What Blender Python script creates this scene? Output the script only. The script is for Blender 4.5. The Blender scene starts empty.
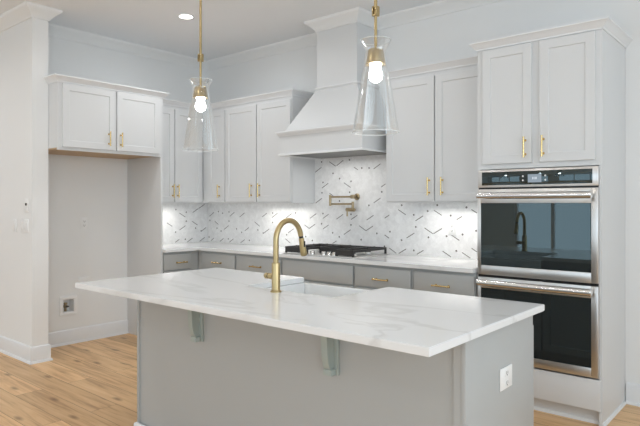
import bpy, bmesh, math, random
from mathutils import Vector, Matrix

random.seed(7)
S = bpy.context.scene
COL = S.collection

# ------------------------------------------------------------------ camera
FPX, HORIZON = 572.97, 204.12
cam_data = bpy.data.cameras.new('camera')
cam_data.sensor_width = 36.0
cam_data.lens = FPX / 640.0 * 36.0
cam_data.shift_y = (HORIZON - 213.0) / 640.0
cam_data.clip_start = 0.05
camera = bpy.data.objects.new('camera', cam_data)
camera.location = (5.4815, -4.3469, 1.3607)
camera.rotation_euler = (math.radians(90), 0, math.radians(40.4996))
COL.objects.link(camera)
S.camera = camera

# ------------------------------------------------------------------ view, world, lights
S.view_settings.view_transform = 'Standard'
S.view_settings.look = 'None'
S.view_settings.gamma = 1.0
S.view_settings.use_curve_mapping = False
S.view_settings.exposure = 0.0

world = bpy.data.worlds.new('daylight')
S.world = world
world.use_nodes = True
wn = world.node_tree.nodes
wl = world.node_tree.links
wn.clear()
w_out = wn.new('ShaderNodeOutputWorld')
w_bg = wn.new('ShaderNodeBackground')
w_bg.inputs['Color'].default_value = (0.77, 0.89, 1.0, 1)
w_bg.inputs['Strength'].default_value = 2.3
wl.new(w_bg.outputs[0], w_out.inputs[0])


def area_light(name, loc, rot, sx, sy, power, color=(1, 1, 1), portal=False, spread=180):
    d = bpy.data.lights.new(name, 'AREA')
    d.shape = 'RECTANGLE'
    d.size, d.size_y = sx, sy
    d.energy = power
    d.color = color
    d.spread = math.radians(spread)
    if portal:
        d.cycles.is_portal = True
    o = bpy.data.objects.new(name, d)
    o.location = loc
    o.rotation_euler = [math.radians(a) for a in rot]
    COL.objects.link(o)
    return o


def disk_light(name, loc, r, power, color, spread=170):
    o = area_light(name, loc, (0, 0, 0), r * 2, r * 2, power, color, False, spread)
    o.data.shape = 'DISK'
    return o


X_RIGHT, Y_REAR, X_HALL = 7.6, -8.2, -3.2
ZC = 3.05
# unseen windows in rear and right walls, added to supply daylight and reflections
REAR_HOLES = [(-2.8, 0.2, 0.2, 2.75), (0.95, 2.45, 0.0, 2.4), (3.1, 7.2, 0.2, 2.75)]
RIGHT_HOLES = [(-7.6, -1.2, 0.9, 2.75)]
for u0, u1, z0, z1 in REAR_HOLES:
    area_light('window_portal', ((u0 + u1) / 2, Y_REAR + 0.01, (z0 + z1) / 2), (90, 0, 0), u1 - u0, z1 - z0, 1, portal=True)
for u0, u1, z0, z1 in RIGHT_HOLES:
    area_light('window_portal', (X_RIGHT - 0.01, (u0 + u1) / 2, (z0 + z1) / 2), (0, 90, 0), z1 - z0, u1 - u0, 1, portal=True)
area_light('window_daylight_right', (X_RIGHT - 0.03, -4.2, 1.82), (0, 90, 0), 1.7, 5.8, 50, (0.82, 0.92, 1.0))  # added area light, strengthens the cool light from the right
# first ceiling lamp is in view; the rest are unseen, added as fill
LAMP_WARM = (0.97, 0.985, 1.0)
for lx, ly, lw in ((1.225, -1.216, 7), (2.9, -1.2, 3.5), (4.4, -1.3, 0.6), (1.3, -3.3, 8), (3.1, -3.6, 6), (5.0, -3.3, 1.5), (2.5, -5.8, 8), (5.4, -5.8, 4), (-1.0, -3.4, 9)):
    disk_light('recessed_lamp', (lx, ly, ZC - 0.012), 0.06, lw, LAMP_WARM, 165)
# lamps under the wall cabinets
for lx, ly, rz, sx, lw in ((0.15, -0.72, 90, 0.45, 1.2), (1.35, -0.15, 0, 0.60, 1.4), (3.32, -0.15, 0, 0.60, 1.3)):
    area_light('under_cabinet_lamp', (lx, ly, 1.366), (0, 0, rz), sx, 0.05, lw, (1.0, 0.97, 0.92), False, 150)

# unseen light added under the hood to brighten tile and cabinet side
area_light('hood_lamp', (2.237, -0.28, 1.802), (0, 0, 0), 0.5, 0.12, 1.4, (1.0, 0.99, 0.97), False, 170)

# ------------------------------------------------------------------ materials


def new_mat(name):
    m = bpy.data.materials.new(name)
    m.use_nodes = True
    nt = m.node_tree
    b = nt.nodes['Principled BSDF']
    return m, nt, b


def srgb(r, g, b):
    def f(c):
        c /= 255.0
        return c / 12.92 if c <= 0.04045 else ((c + 0.055) / 1.055) ** 2.4
    return (f(r), f(g), f(b), 1)


def paint(name, col, rough=0.5, bump=0.02, scale=220, var=0.015, spec=0.4):
    m, nt, b = new_mat(name)
    N, L = nt.nodes, nt.links
    tc = N.new('ShaderNodeTexCoord')
    n = N.new('ShaderNodeTexNoise')
    n.inputs['Scale'].default_value = 1.7
    n.inputs['Detail'].default_value = 4
    L.new(tc.outputs['Object'], n.inputs['Vector'])
    mx = N.new('ShaderNodeMix')
    mx.data_type = 'RGBA'
    mx.inputs['A'].default_value = tuple(c * (1 - var) for c in col[:3]) + (1,)
    mx.inputs['B'].default_value = tuple(min(1, c * (1 + var)) for c in col[:3]) + (1,)
    L.new(n.outputs['Fac'], mx.inputs['Factor'])
    L.new(mx.outputs['Result'], b.inputs['Base Color'])
    b.inputs['Roughness'].default_value = rough
    b.inputs['Specular IOR Level'].default_value = spec
    if bump:
        n2 = N.new('ShaderNodeTexNoise')
        n2.inputs['Scale'].default_value = scale
        n2.inputs['Detail'].default_value = 2
        L.new(tc.outputs['Object'], n2.inputs['Vector'])
        bp = N.new('ShaderNodeBump')
        bp.inputs['Strength'].default_value = bump
        bp.inputs['Distance'].default_value = 0.002
        L.new(n2.outputs['Fac'], bp.inputs['Height'])
        L.new(bp.outputs['Normal'], b.inputs['Normal'])
    return m


def metal(name, col, rough, brushed=0.0, axis='X'):
    m, nt, b = new_mat(name)
    N, L = nt.nodes, nt.links
    b.inputs['Metallic'].default_value = 1.0
    b.inputs['Base Color'].default_value = col
    b.inputs['Roughness'].default_value = rough
    if brushed:
        tc = N.new('ShaderNodeTexCoord')
        mp = N.new('ShaderNodeMapping')
        s = {'X': (2, 400, 400), 'Z': (400, 400, 2)}[axis]
        mp.inputs['Scale'].default_value = s
        n = N.new('ShaderNodeTexNoise')
        n.inputs['Scale'].default_value = 1.0
        n.inputs['Detail'].default_value = 3
        mr = N.new('ShaderNodeMapRange')
        mr.inputs['To Min'].default_value = rough - brushed
        mr.inputs['To Max'].default_value = rough + brushed
        L.new(tc.outputs['Object'], mp.inputs['Vector'])
        L.new(mp.outputs['Vector'], n.inputs['Vector'])
        L.new(n.outputs['Fac'], mr.inputs['Value'])
        L.new(mr.outputs['Result'], b.inputs['Roughness'])
    return m


def emit(name, col, strength):
    m = bpy.data.materials.new(name)
    m.use_nodes = True
    nt = m.node_tree
    nt.nodes.clear()
    o = nt.nodes.new('ShaderNodeOutputMaterial')
    e = nt.nodes.new('ShaderNodeEmission')
    e.inputs['Color'].default_value = col
    e.inputs['Strength'].default_value = strength
    nt.links.new(e.outputs[0], o.inputs[0])
    return m


def thin_glass(name, tint=(1, 1, 1, 1), edge=0.55, base=0.05):
    m = bpy.data.materials.new(name)
    m.use_nodes = True
    nt = m.node_tree
    N, L = nt.nodes, nt.links
    N.clear()
    o = N.new('ShaderNodeOutputMaterial')
    t = N.new('ShaderNodeBsdfTransparent')
    t.inputs['Color'].default_value = tint
    g = N.new('ShaderNodeBsdfGlossy')
    g.inputs['Roughness'].default_value = 0.03
    g.inputs['Color'].default_value = (1, 1, 1, 1)
    lw = N.new('ShaderNodeLayerWeight')
    lw.inputs['Blend'].default_value = 0.35
    mr = N.new('ShaderNodeMapRange')
    mr.inputs['To Min'].default_value = base
    mr.inputs['To Max'].default_value = edge
    mx = N.new('ShaderNodeMixShader')
    L.new(lw.outputs['Facing'], mr.inputs['Value'])
    L.new(mr.outputs['Result'], mx.inputs['Fac'])
    L.new(t.outputs[0], mx.inputs[1])
    L.new(g.outputs[0], mx.inputs[2])
    L.new(mx.outputs[0], o.inputs[0])
    return m


def oak_floor():
    m, nt, b = new_mat('oak_planks')
    N, L = nt.nodes, nt.links
    tc = N.new('ShaderNodeTexCoord')
    br = N.new('ShaderNodeTexBrick')
    br.offset = 0.37
    br.offset_frequency = 2
    br.inputs['Scale'].default_value = 1.0
    br.inputs['Brick Width'].default_value = 1.9
    br.inputs['Row Height'].default_value = 0.19
    br.inputs['Mortar Size'].default_value = 0.0016
    br.inputs['Mortar Smooth'].default_value = 0.3
    br.inputs['Bias'].default_value = 0.0
    br.inputs['Color1'].default_value = (0, 0, 0, 1)
    br.inputs['Color2'].default_value = (1, 1, 1, 1)
    br.inputs['Mortar'].default_value = (0.5, 0.5, 0.5, 1)
    L.new(tc.outputs['Object'], br.inputs['Vector'])
    # per-plank shift of the grain
    comb = N.new('ShaderNodeVectorMath')
    comb.operation = 'MULTIPLY_ADD'
    comb.inputs[1].default_value = (7.0, 3.0, 0)
    L.new(br.outputs['Color'], comb.inputs[0])
    L.new(tc.outputs['Object'], comb.inputs[2])
    mp = N.new('ShaderNodeMapping')
    mp.inputs['Scale'].default_value = (0.9, 13, 1)
    L.new(comb.outputs['Vector'], mp.inputs['Vector'])
    gr = N.new('ShaderNodeTexNoise')
    gr.inputs['Scale'].default_value = 1.6
    gr.inputs['Detail'].default_value = 8
    gr.inputs['Roughness'].default_value = 0.62
    gr.inputs['Distortion'].default_value = 0.6
    L.new(mp.outputs['Vector'], gr.inputs['Vector'])
    rp = N.new('ShaderNodeValToRGB')
    rp.color_ramp.elements[0].position = 0.28
    rp.color_ramp.elements[0].color = srgb(172, 130, 90)
    rp.color_ramp.elements[1].position = 0.72
    rp.color_ramp.elements[1].color = srgb(238, 202, 156)
    e = rp.color_ramp.elements.new(0.5)
    e.color = srgb(222, 182, 134)
    L.new(gr.outputs['Fac'], rp.inputs['Fac'])
    # plank to plank tone
    hs = N.new('ShaderNodeMix')
    hs.data_type = 'RGBA'
    hs.blend_type = 'MULTIPLY'
    hs.inputs['Factor'].default_value = 1.0
    tone = N.new('ShaderNodeValToRGB')
    tone.color_ramp.elements[0].color = (0.80, 0.77, 0.74, 1)
    tone.color_ramp.elements[1].color = (1.08, 1.07, 1.06, 1)
    L.new(br.outputs['Color'], tone.inputs['Fac'])
    L.new(rp.outputs['Color'], hs.inputs['A'])
    L.new(tone.outputs['Color'], hs.inputs['B'])
    # knots
    mpk = N.new('ShaderNodeMapping')
    mpk.inputs['Scale'].default_value = (1.5, 4.4, 1)
    L.new(comb.outputs['Vector'], mpk.inputs['Vector'])
    vo = N.new('ShaderNodeTexVoronoi')
    vo.voronoi_dimensions = '2D'
    vo.inputs['Scale'].default_value = 0.85
    L.new(mpk.outputs['Vector'], vo.inputs['Vector'])
    kr = N.new('ShaderNodeValToRGB')
    kr.color_ramp.elements[0].position = 0.02
    kr.color_ramp.elements[0].color = (0.36, 0.29, 0.24, 1)
    kr.color_ramp.elements[1].position = 0.095
    kr.color_ramp.elements[1].color = (1, 1, 1, 1)
    L.new(vo.outputs['Distance'], kr.inputs['Fac'])
    kx = N.new('ShaderNodeMix')
    kx.data_type = 'RGBA'
    kx.blend_type = 'MULTIPLY'
    kx.inputs['Factor'].default_value = 0.8
    L.new(hs.outputs['Result'], kx.inputs['A'])
    L.new(kr.outputs['Color'], kx.inputs['B'])
    # joints
    jx = N.new('ShaderNodeMix')
    jx.data_type = 'RGBA'
    jx.inputs['B'].default_value = srgb(112, 78, 50)
    L.new(br.outputs['Fac'], jx.inputs['Factor'])
    L.new(kx.outputs['Result'], jx.inputs['A'])
    L.new(jx.outputs['Result'], b.inputs['Base Color'])
    b.inputs['Roughness'].default_value = 0.42
    bp = N.new('ShaderNodeBump')
    bp.inputs['Strength'].default_value = 0.15
    bp.inputs['Distance'].default_value = 0.002
    L.new(gr.outputs['Fac'], bp.inputs['Height'])
    L.new(bp.outputs['Normal'], b.inputs['Normal'])
    return m


def quartz(name):
    m, nt, b = new_mat(name)
    N, L = nt.nodes, nt.links
    tc = N.new('ShaderNodeTexCoord')
    n1 = N.new('ShaderNodeTexNoise')
    n1.inputs['Scale'].default_value = 1.1
    n1.inputs['Detail'].default_value = 5
    n1.inputs['Roughness'].default_value = 0.5
    n1.inputs['Distortion'].default_value = 0.9
    mp = N.new('ShaderNodeMapping')
    mp.inputs['Rotation'].default_value = (0.3, 0.2, 0.6)
    mp.inputs['Scale'].default_value = (0.75, 1.7, 1)
    L.new(tc.outputs['Object'], mp.inputs['Vector'])
    L.new(mp.outputs['Vector'], n1.inputs['Vector'])
    sub = N.new('ShaderNodeMath')
    sub.operation = 'SUBTRACT'
    sub.inputs[1].default_value = 0.5
    ab = N.new('ShaderNodeMath')
    ab.operation = 'ABSOLUTE'
    L.new(n1.outputs['Fac'], sub.inputs[0])
    L.new(sub.outputs[0], ab.inputs[0])
    rp = N.new('ShaderNodeValToRGB')
    rp.color_ramp.elements[0].position = 0.0
    rp.color_ramp.elements[0].color = (0.73, 0.725, 0.715, 1)
    rp.color_ramp.elements[1].position = 0.028
    rp.color_ramp.elements[1].color = (0.84, 0.84, 0.835, 1)
    L.new(ab.outputs[0], rp.inputs['Fac'])
    L.new(rp.outputs['Color'], b.inputs['Base Color'])
    b.inputs['Roughness'].default_value = 0.11
    b.inputs['Specular IOR Level'].default_value = 0.55
    return m


def marble_tile():
    m, nt, b = new_mat('marble_mosaic')
    N, L = nt.nodes, nt.links
    tc = N.new('ShaderNodeTexCoord')
    cols = []
    for ang in (math.radians(60), math.radians(-60)):
        # strips running along each diagonal of the mosaic
        mp = N.new('ShaderNodeMapping')
        mp.inputs['Rotation'].default_value = (0, ang / 2, 0)
        L.new(tc.outputs['Object'], mp.inputs['Vector'])
        vo = N.new('ShaderNodeTexVoronoi')
        vo.inputs['Scale'].default_value = 26
        vo.inputs['Randomness'].default_value = 0.55
        L.new(mp.outputs['Vector'], vo.inputs['Vector'])
        cols.append(vo)
    ad = N.new('ShaderNodeMix')
    ad.data_type = 'RGBA'
    ad.inputs['Factor'].default_value = 0.5
    L.new(cols[0].outputs['Color'], ad.inputs['A'])
    L.new(cols[1].outputs['Color'], ad.inputs['B'])
    bw = N.new('ShaderNodeRGBToBW')
    L.new(ad.outputs['Result'], bw.inputs[0])
    n = N.new('ShaderNodeTexNoise')
    n.inputs['Scale'].default_value = 24
    n.inputs['Detail'].default_value = 6
    n.inputs['Distortion'].default_value = 1.5
    L.new(tc.outputs['Object'], n.inputs['Vector'])
    av = N.new('ShaderNodeMath')
    av.operation = 'ADD'
    L.new(bw.outputs[0], av.inputs[0])
    L.new(n.outputs['Fac'], av.inputs[1])
    mr = N.new('ShaderNodeMapRange')
    mr.inputs['From Min'].default_value = 0.55
    mr.inputs['From Max'].default_value = 1.45
    L.new(av.outputs[0], mr.inputs['Value'])
    rp = N.new('ShaderNodeValToRGB')
    rp.color_ramp.elements[0].color = (0.79, 0.785, 0.78, 1)
    rp.color_ramp.elements[1].color = (0.92, 0.92, 0.915, 1)
    L.new(mr.outputs['Result'], rp.inputs['Fac'])
    L.new(rp.outputs['Color'], b.inputs['Base Color'])
    b.inputs['Roughness'].default_value = 0.22
    return m


M = {}
M['wall'] = paint('wall_paint', (0.875, 0.875, 0.865, 1), 0.7, 0.05)
M['ceiling'] = paint('ceiling_paint', (0.92, 0.935, 0.95, 1), 0.85, 0.05)
M['trim'] = paint('trim_paint', (0.84, 0.845, 0.85, 1), 0.4, 0)
M['white'] = paint('white_cabinet_paint', (0.73, 0.735, 0.735, 1), 0.38, 0)
M['grey'] = paint('grey_cabinet_paint', (0.465, 0.475, 0.468, 1), 0.4, 0)
M['corbel'] = paint('grey_green_paint', (0.42, 0.475, 0.445, 1), 0.45, 0)
M['birch'] = paint('birch_underside', (0.55, 0.38, 0.22, 1), 0.5, 0, var=0.12)
M['quartz'] = quartz('white_quartz')
M['tile'] = marble_tile()
M['inlay'] = paint('grey_inlay_strip', (0.16, 0.15, 0.14, 1), 0.35, 0, var=0.2)
M['floor'] = oak_floor()
M['steel'] = metal('brushed_steel', (0.66, 0.65, 0.635, 1), 0.30, 0.03)
M['dark_steel'] = metal('dark_filter_steel', (0.22, 0.22, 0.21, 1), 0.45, 0.05)
M['chrome'] = metal('polished_steel', (0.78, 0.775, 0.765, 1), 0.22)
M['brass'] = metal('brushed_brass', (0.49, 0.38, 0.20, 1), 0.30, 0.05, 'Z')
M['gold'] = metal('satin_gold', (0.74, 0.56, 0.27, 1), 0.26, 0.03, 'Z')
M['brass_dark'] = metal('aged_brass', (0.42, 0.34, 0.215, 1), 0.36, 0.05)
M['black'] = paint('black_trim', (0.012, 0.012, 0.013, 1), 0.3, 0)
M['iron'] = paint('cast_iron', (0.035, 0.033, 0.032, 1), 0.5, 0.2)
m, nt, b = new_mat('black_oven_glass')
b.inputs['Base Color'].default_value = (0.014, 0.015, 0.016, 1)
b.inputs['Roughness'].default_value = 0.015
b.inputs['IOR'].default_value = 1.85
b.inputs['Specular Tint'].default_value = (0.72, 0.95, 1.0, 1)
M['oven_glass'] = m
M['display'] = emit('oven_display', (0.30, 0.36, 0.42, 1), 1.0)
M['glyph'] = emit('oven_display_glyph', (0.8, 0.85, 0.9, 1), 1.2)
M['plastic'] = paint('white_plastic', (0.90, 0.90, 0.89, 1), 0.35, 0)
M['slot'] = paint('dark_slot', (0.05, 0.05, 0.05, 1), 0.6, 0)
M['fireclay'] = paint('white_fireclay', (0.84, 0.84, 0.83, 1), 0.12, 0)
M['glass'] = thin_glass('clear_glass', (0.985, 0.99, 0.99, 1), 0.62, 0.04)
m, nt, b = new_mat('ground_glass_edge')  # white colour stands in for internal reflection at the glass edge
b.inputs['Base Color'].default_value = (0.92, 0.94, 0.94, 1)
b.inputs['Roughness'].default_value = 0.2
b.inputs['Alpha'].default_value = 0.65
M['glass_edge'] = m
M['pane'] = thin_glass('window_pane', (0.97, 0.98, 0.98, 1), 0.3, 0.03)
M['bulb'] = emit('lit_bulb', (1.0, 0.98, 0.95, 1), 45.0)
M['lamp'] = emit('lit_diffuser', (1.0, 0.97, 0.93, 1), 6.0)
M['door_dark'] = paint('dark_door_paint', (0.03, 0.03, 0.035, 1), 0.4, 0)

# ------------------------------------------------------------------ mesh helpers


class MB:
    def __init__(self):
        self.bm = bmesh.new()
        self.idx = 0

    def slot(self, i):
        self.idx = i
        return self

    def _mark(self, faces):
        for f in faces:
            f.material_index = self.idx

    def box(self, x0, y0, z0, x1, y1, z1, bev=0.0, seg=2):
        x0, x1 = min(x0, x1), max(x0, x1)
        y0, y1 = min(y0, y1), max(y0, y1)
        z0, z1 = min(z0, z1), max(z0, z1)
        mat = Matrix.Translation(((x0 + x1) / 2, (y0 + y1) / 2, (z0 + z1) / 2)) @ Matrix.Diagonal((x1 - x0, y1 - y0, z1 - z0, 1))
        r = bmesh.ops.create_cube(self.bm, size=1, matrix=mat)
        vs = r['verts']
        fs = set(f for v in vs for f in v.link_faces)
        self._mark(fs)
        if bev > 0:
            es = set(e for v in vs for e in v.link_edges)
            rr = bmesh.ops.bevel(self.bm, geom=list(es), offset=bev, segments=seg, profile=0.5, affect='EDGES')
            self._mark(rr['faces'])
        return self

    def door(self, x0, z0, x1, z1, y, th=0.02, rail=0.057, rec=0.007):
        """shaker front facing -y; its face lies at y-th"""
        yf = y - th
        a = [(x0, z0), (x1, z0), (x1, z1), (x0, z1)]
        r = rail
        bq = [(x0 + r, z0 + r), (x1 - r, z0 + r), (x1 - r, z1 - r), (x0 + r, z1 - r)]
        r2 = rail + 0.004
        cq = [(x0 + r2, z0 + r2), (x1 - r2, z0 + r2), (x1 - r2, z1 - r2), (x0 + r2, z1 - r2)]
        e = 0.0018
        a2 = [(x0 + e, z0 + e), (x1 - e, z0 + e), (x1 - e, z1 - e), (x0 + e, z1 - e)]
        V = self.bm.verts.new
        back = [V((p[0], y, p[1])) for p in a]
        side = [V((p[0], yf + e, p[1])) for p in a]
        front = [V((p[0], yf, p[1])) for p in a2]
        inn = [V((p[0], yf, p[1])) for p in bq]
        dep = [V((p[0], yf + rec, p[1])) for p in cq]
        fs = []
        for i in range(4):
            j = (i + 1) % 4
            for p, q in ((back, side), (side, front), (front, inn), (inn, dep)):
                fs.append(self.bm.faces.new((p[i], p[j], q[j], q[i])))
        fs.append(self.bm.faces.new(dep))
        fs.append(self.bm.faces.new(back[::-1]))
        self._mark(fs)
        return self

    def cyl(self, p0, p1, r, r2=None, seg=24, caps=True):
        p0, p1 = Vector(p0), Vector(p1)
        d = p1 - p0
        q = d.to_track_quat('Z', 'Y').to_matrix().to_4x4()
        mat = Matrix.Translation((p0 + p1) / 2) @ q
        rr = bmesh.ops.create_cone(self.bm, cap_ends=caps, cap_tris=False, segments=seg, radius1=r, radius2=r if r2 is None else r2, depth=d.length, matrix=mat)
        self._mark(set(f for v in rr['verts'] for f in v.link_faces))
        return self

    def sphere(self, c, r, seg=24, sc=(1, 1, 1)):
        mat = Matrix.Translation(c) @ Matrix.Diagonal((sc[0], sc[1], sc[2], 1))
        rr = bmesh.ops.create_uvsphere(self.bm, u_segments=seg, v_segments=seg // 2, radius=r, matrix=mat)
        self._mark(set(f for v in rr['verts'] for f in v.link_faces))
        return self

    def lathe(self, prof, c=(0, 0, 0), seg=40, close=False):
        rings = []
        for r, z in prof:
            rings.append([self.bm.verts.new((c[0] + r * math.cos(2 * math.pi * k / seg), c[1] + r * math.sin(2 * math.pi * k / seg), c[2] + z)) for k in range(seg)])
        fs = []
        n = len(rings)
        for i in range(n if close else n - 1):
            a, bb = rings[i], rings[(i + 1) % n]
            for k in range(seg):
                l = (k + 1) % seg
                fs.append(self.bm.faces.new((a[k], a[l], bb[l], bb[k])))
        self._mark(fs)
        return self

    def tube(self, path, r, seg=16, caps=True):
        path = [Vector(p) for p in path]
        rad = r if isinstance(r, (list, tuple)) else [r] * len(path)
        up = Vector((0, 0, 1))
        t0 = (path[1] - path[0]).normalized()
        n = t0.orthogonal().normalized()
        rings = []
        for i, p in enumerate(path):
            t = ((path[min(i + 1, len(path) - 1)] - path[max(i - 1, 0)])).normalized()
            n = (n - t * n.dot(t)).normalized()
            bb = t.cross(n)
            rings.append([self.bm.verts.new(p + (n * math.cos(2 * math.pi * k / seg) + bb * math.sin(2 * math.pi * k / seg)) * rad[i]) for k in range(seg)])
        fs = []
        for a, c in zip(rings, rings[1:]):
            for k in range(seg):
                l = (k + 1) % seg
                fs.append(self.bm.faces.new((a[k], a[l], c[l], c[k])))
        if caps:
            fs.append(self.bm.faces.new(rings[0][::-1]))
            fs.append(self.bm.faces.new(rings[-1]))
        self._mark(fs)
        return self

    def prism(self, poly, axis, a, b):
        """polygon extruded along an axis; poly is given in the other two axes in order"""
        def P(u, v, w):
            return {'x': (w, u, v), 'y': (u, w, v), 'z': (u, v, w)}[axis]
        A = [self.bm.verts.new(P(u, v, a)) for u, v in poly]
        B = [self.bm.verts.new(P(u, v, b)) for u, v in poly]
        n = len(poly)
        fs = [self.bm.faces.new(A), self.bm.faces.new(B[::-1])]
        for i in range(n):
            j = (i + 1) % n
            fs.append(self.bm.faces.new((A[i], B[i], B[j], A[j])))
        self._mark(fs)
        return self

    def sweep(self, path, prof, z=0.0):
        """moulding: profile (out, up) carried along a plan path, outward = right-hand side, mitred"""
        path = [Vector(p) for p in path]
        n = len(path)
        nor = []
        for i in range(n - 1):
            d = (path[i + 1] - path[i]).normalized()
            nor.append(Vector((d.y, -d.x)))
        rings = []
        for i, p in enumerate(path):
            if i == 0:
                o = nor[0]
            elif i == n - 1:
                o = nor[-1]
            else:
                o = (nor[i - 1] + nor[i]) / (1 + nor[i - 1].dot(nor[i]))
            rings.append([self.bm.verts.new((p.x + o.x * u, p.y + o.y * u, z + v)) for u, v in prof])
        fs = []
        m = len(prof)
        for a, c in zip(rings, rings[1:]):
            for k in range(m):
                l = (k + 1) % m
                fs.append(self.bm.faces.new((a[k], c[k], c[l], a[l])))
        fs.append(self.bm.faces.new(rings[0]))
        fs.append(self.bm.faces.new(rings[-1][::-1]))
        self._mark(fs)
        return self

    def build(self, name, mats, parent=None, smooth=True, fix=True, angle=35):
        if fix:
            bmesh.ops.recalc_face_normals(self.bm, faces=self.bm.faces[:])
        me = bpy.data.meshes.new(name)
        self.bm.to_mesh(me)
        self.bm.free()
        if not isinstance(mats, (list, tuple)):
            mats = [mats]
        for mm in mats:
            me.materials.append(mm)
        if smooth:
            for p in me.polygons:
                p.use_smooth = True
            me.set_sharp_from_angle(angle=math.radians(angle))
        o = bpy.data.objects.new(name, me)
        COL.objects.link(o)
        if parent is not None:
            o.parent = parent
        return o


def tag(o, label, cat, group=None):
    o['label'] = label
    o['category'] = cat
    if group:
        o['group'] = group
    return o


def thing(name, label, cat, loc=(0, 0, 0), rz=0.0, group=None):
    o = bpy.data.objects.new(name, None)
    o.empty_display_size = 0.1
    COL.objects.link(o)
    o.location = loc
    o.rotation_euler = (0, 0, math.radians(rz))
    return tag(o, label, cat, group)


def struct(name, mb, mat, **k):
    o = mb.build(name, mat, **k)
    o['kind'] = 'structure'
    return o


# profiles -----------------------------------------------------------------
CAB_CROWN = [(0, 0), (0.008, 0), (0.010, 0.010), (0.020, 0.018), (0.036, 0.040), (0.042, 0.044), (0.046, 0.046), (0.046, 0.056), (0, 0.056)]
ROOM_CROWN = [(0, 0), (0.010, 0), (0.012, 0.010), (0.022, 0.022), (0.038, 0.040), (0.060, 0.058), (0.078, 0.072), (0.084, 0.080), (0.086, 0.094), (0, 0.094)]
BASEBOARD = [(0, 0), (0.028, 0), (0.027, 0.010), (0.022, 0.018), (0.015, 0.020), (0.015, 0.128), (0.010, 0.137), (0.004, 0.142), (0, 0.142)]
SHOE = [(0, 0), (0.013, 0), (0.012, 0.010), (0.007, 0.017), (0, 0.019)]

# ------------------------------------------------------------------ room shell
Y_WING0, Y_WING1, X_WING = -2.224, -2.087, 0.438
struct('floor', MB().box(X_HALL, Y_REAR, -0.05, X_RIGHT, 0.1, 0), M['floor'])
struct('ceiling', MB().box(X_HALL, Y_REAR, ZC, X_RIGHT, 0.1, ZC + 0.08), M['ceiling'])
struct('wall_back', MB().box(-0.12, 0, 0, X_RIGHT, 0.1, ZC), M['wall'])
# left wall of the refrigerator niche, with the hole for the recessed water supply box
hy0, hy1, hz0, hz1 = -1.752, -1.646, 0.312, 0.437
wl_ = MB()
wl_.box(-0.12, Y_WING1, 0, 0, hy0, ZC).box(-0.12, hy1, 0, 0, 0, ZC).box(-0.12, hy0, 0, 0, hy1, hz0).box(-0.12, hy0, hz1, 0, hy1, ZC)
struct('wall_left', wl_, M['wall'])
struct('wall_wing', MB().box(X_HALL, Y_WING0, 0, X_WING, Y_WING1, ZC), M['wall'])
struct('wall_hall', MB().box(X_HALL - 0.1, Y_REAR, 0, X_HALL, Y_WING1, ZC), M['wall'])


def wall_with_openings(name, axis, c0, c1, a0, a1, holes):
    mb = MB()
    cur = a0
    def put(u0, u1, z0, z1):
        if u1 - u0 < 1e-4 or z1 - z0 < 1e-4:
            return
        if axis == 'y':
            mb.box(u0, c0, z0, u1, c1, z1)
        else:
            mb.box(c0, u0, z0, c1, u1, z1)
    for u0, u1, z0, z1 in sorted(holes):
        put(cur, u0, 0, ZC)
        put(u0, u1, 0, z0)
        put(u0, u1, z1, ZC)
        cur = u1
    put(cur, a1, 0, ZC)
    return struct(name, mb, M['wall'])


wall_with_openings('wall_rear', 'y', Y_REAR - 0.12, Y_REAR, X_HALL, X_RIGHT, REAR_HOLES)
wall_with_openings('wall_right', 'x', X_RIGHT, X_RIGHT + 0.12, Y_REAR, 0.1, RIGHT_HOLES)


def window(n, axis, c, u0, u1, z0, z1, cols):  # out-of-view windows, invented as daylight sources
    fr = MB()
    fw = 0.06
    def bx(mb, a0, a1, b0, b1, d0, d1):
        if axis == 'y':
            mb.box(a0, c + d0, b0, a1, c + d1, b1)
        else:
            mb.box(c + d0, a0, b0, c + d1, a1, b1)
    bx(fr, u0, u1, z0, z0 + fw, 0, 0.08)
    bx(fr, u0, u1, z1 - fw, z1, 0, 0.08)
    for k in range(cols + 1):
        uu = u0 + fw / 2 + (u1 - u0 - fw) * k / cols
        bx(fr, uu - fw / 2, uu + fw / 2, z0 + fw, z1 - fw, 0, 0.08)
    f = struct('window_%d' % n, fr, M['trim'])
    pn = MB()
    bx(pn, u0 + fw, u1 - fw, z0 + fw, z1 - fw, 0.036, 0.042)
    pn.build('pane', M['pane'], f)


window(1, 'y', Y_REAR - 0.1, *REAR_HOLES[0], 3)
window(2, 'y', Y_REAR - 0.1, *REAR_HOLES[1], 2)
window(3, 'y', Y_REAR - 0.1, *REAR_HOLES[2], 4)
window(4, 'x', X_RIGHT + 0.02, *RIGHT_HOLES[0], 5)

# crown moulding round the room, wrapping the wing wall and the hood chimney
CHX0, CHX1, CHY = 2.005, 2.468, -0.32
crown = MB().sweep([(X_HALL, Y_WING0), (X_WING, Y_WING0), (X_WING, Y_WING1), (0, Y_WING1), (0, 0), (CHX0, 0), (CHX0, CHY), (CHX1, CHY), (CHX1, 0), (X_RIGHT, 0)], ROOM_CROWN, ZC - 0.094)
struct('trim_1', crown, M['wall'])
struct('baseboard_left', MB().sweep([(X_HALL, Y_WING0), (X_WING, Y_WING0), (X_WING, Y_WING1), (0, Y_WING1), (0, -1.066)], BASEBOARD), M['trim'])
struct('baseboard_back', MB().sweep([(4.530, 0), (X_RIGHT, 0)], BASEBOARD), M['trim'])

# ------------------------------------------------------------------ handles


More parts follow.
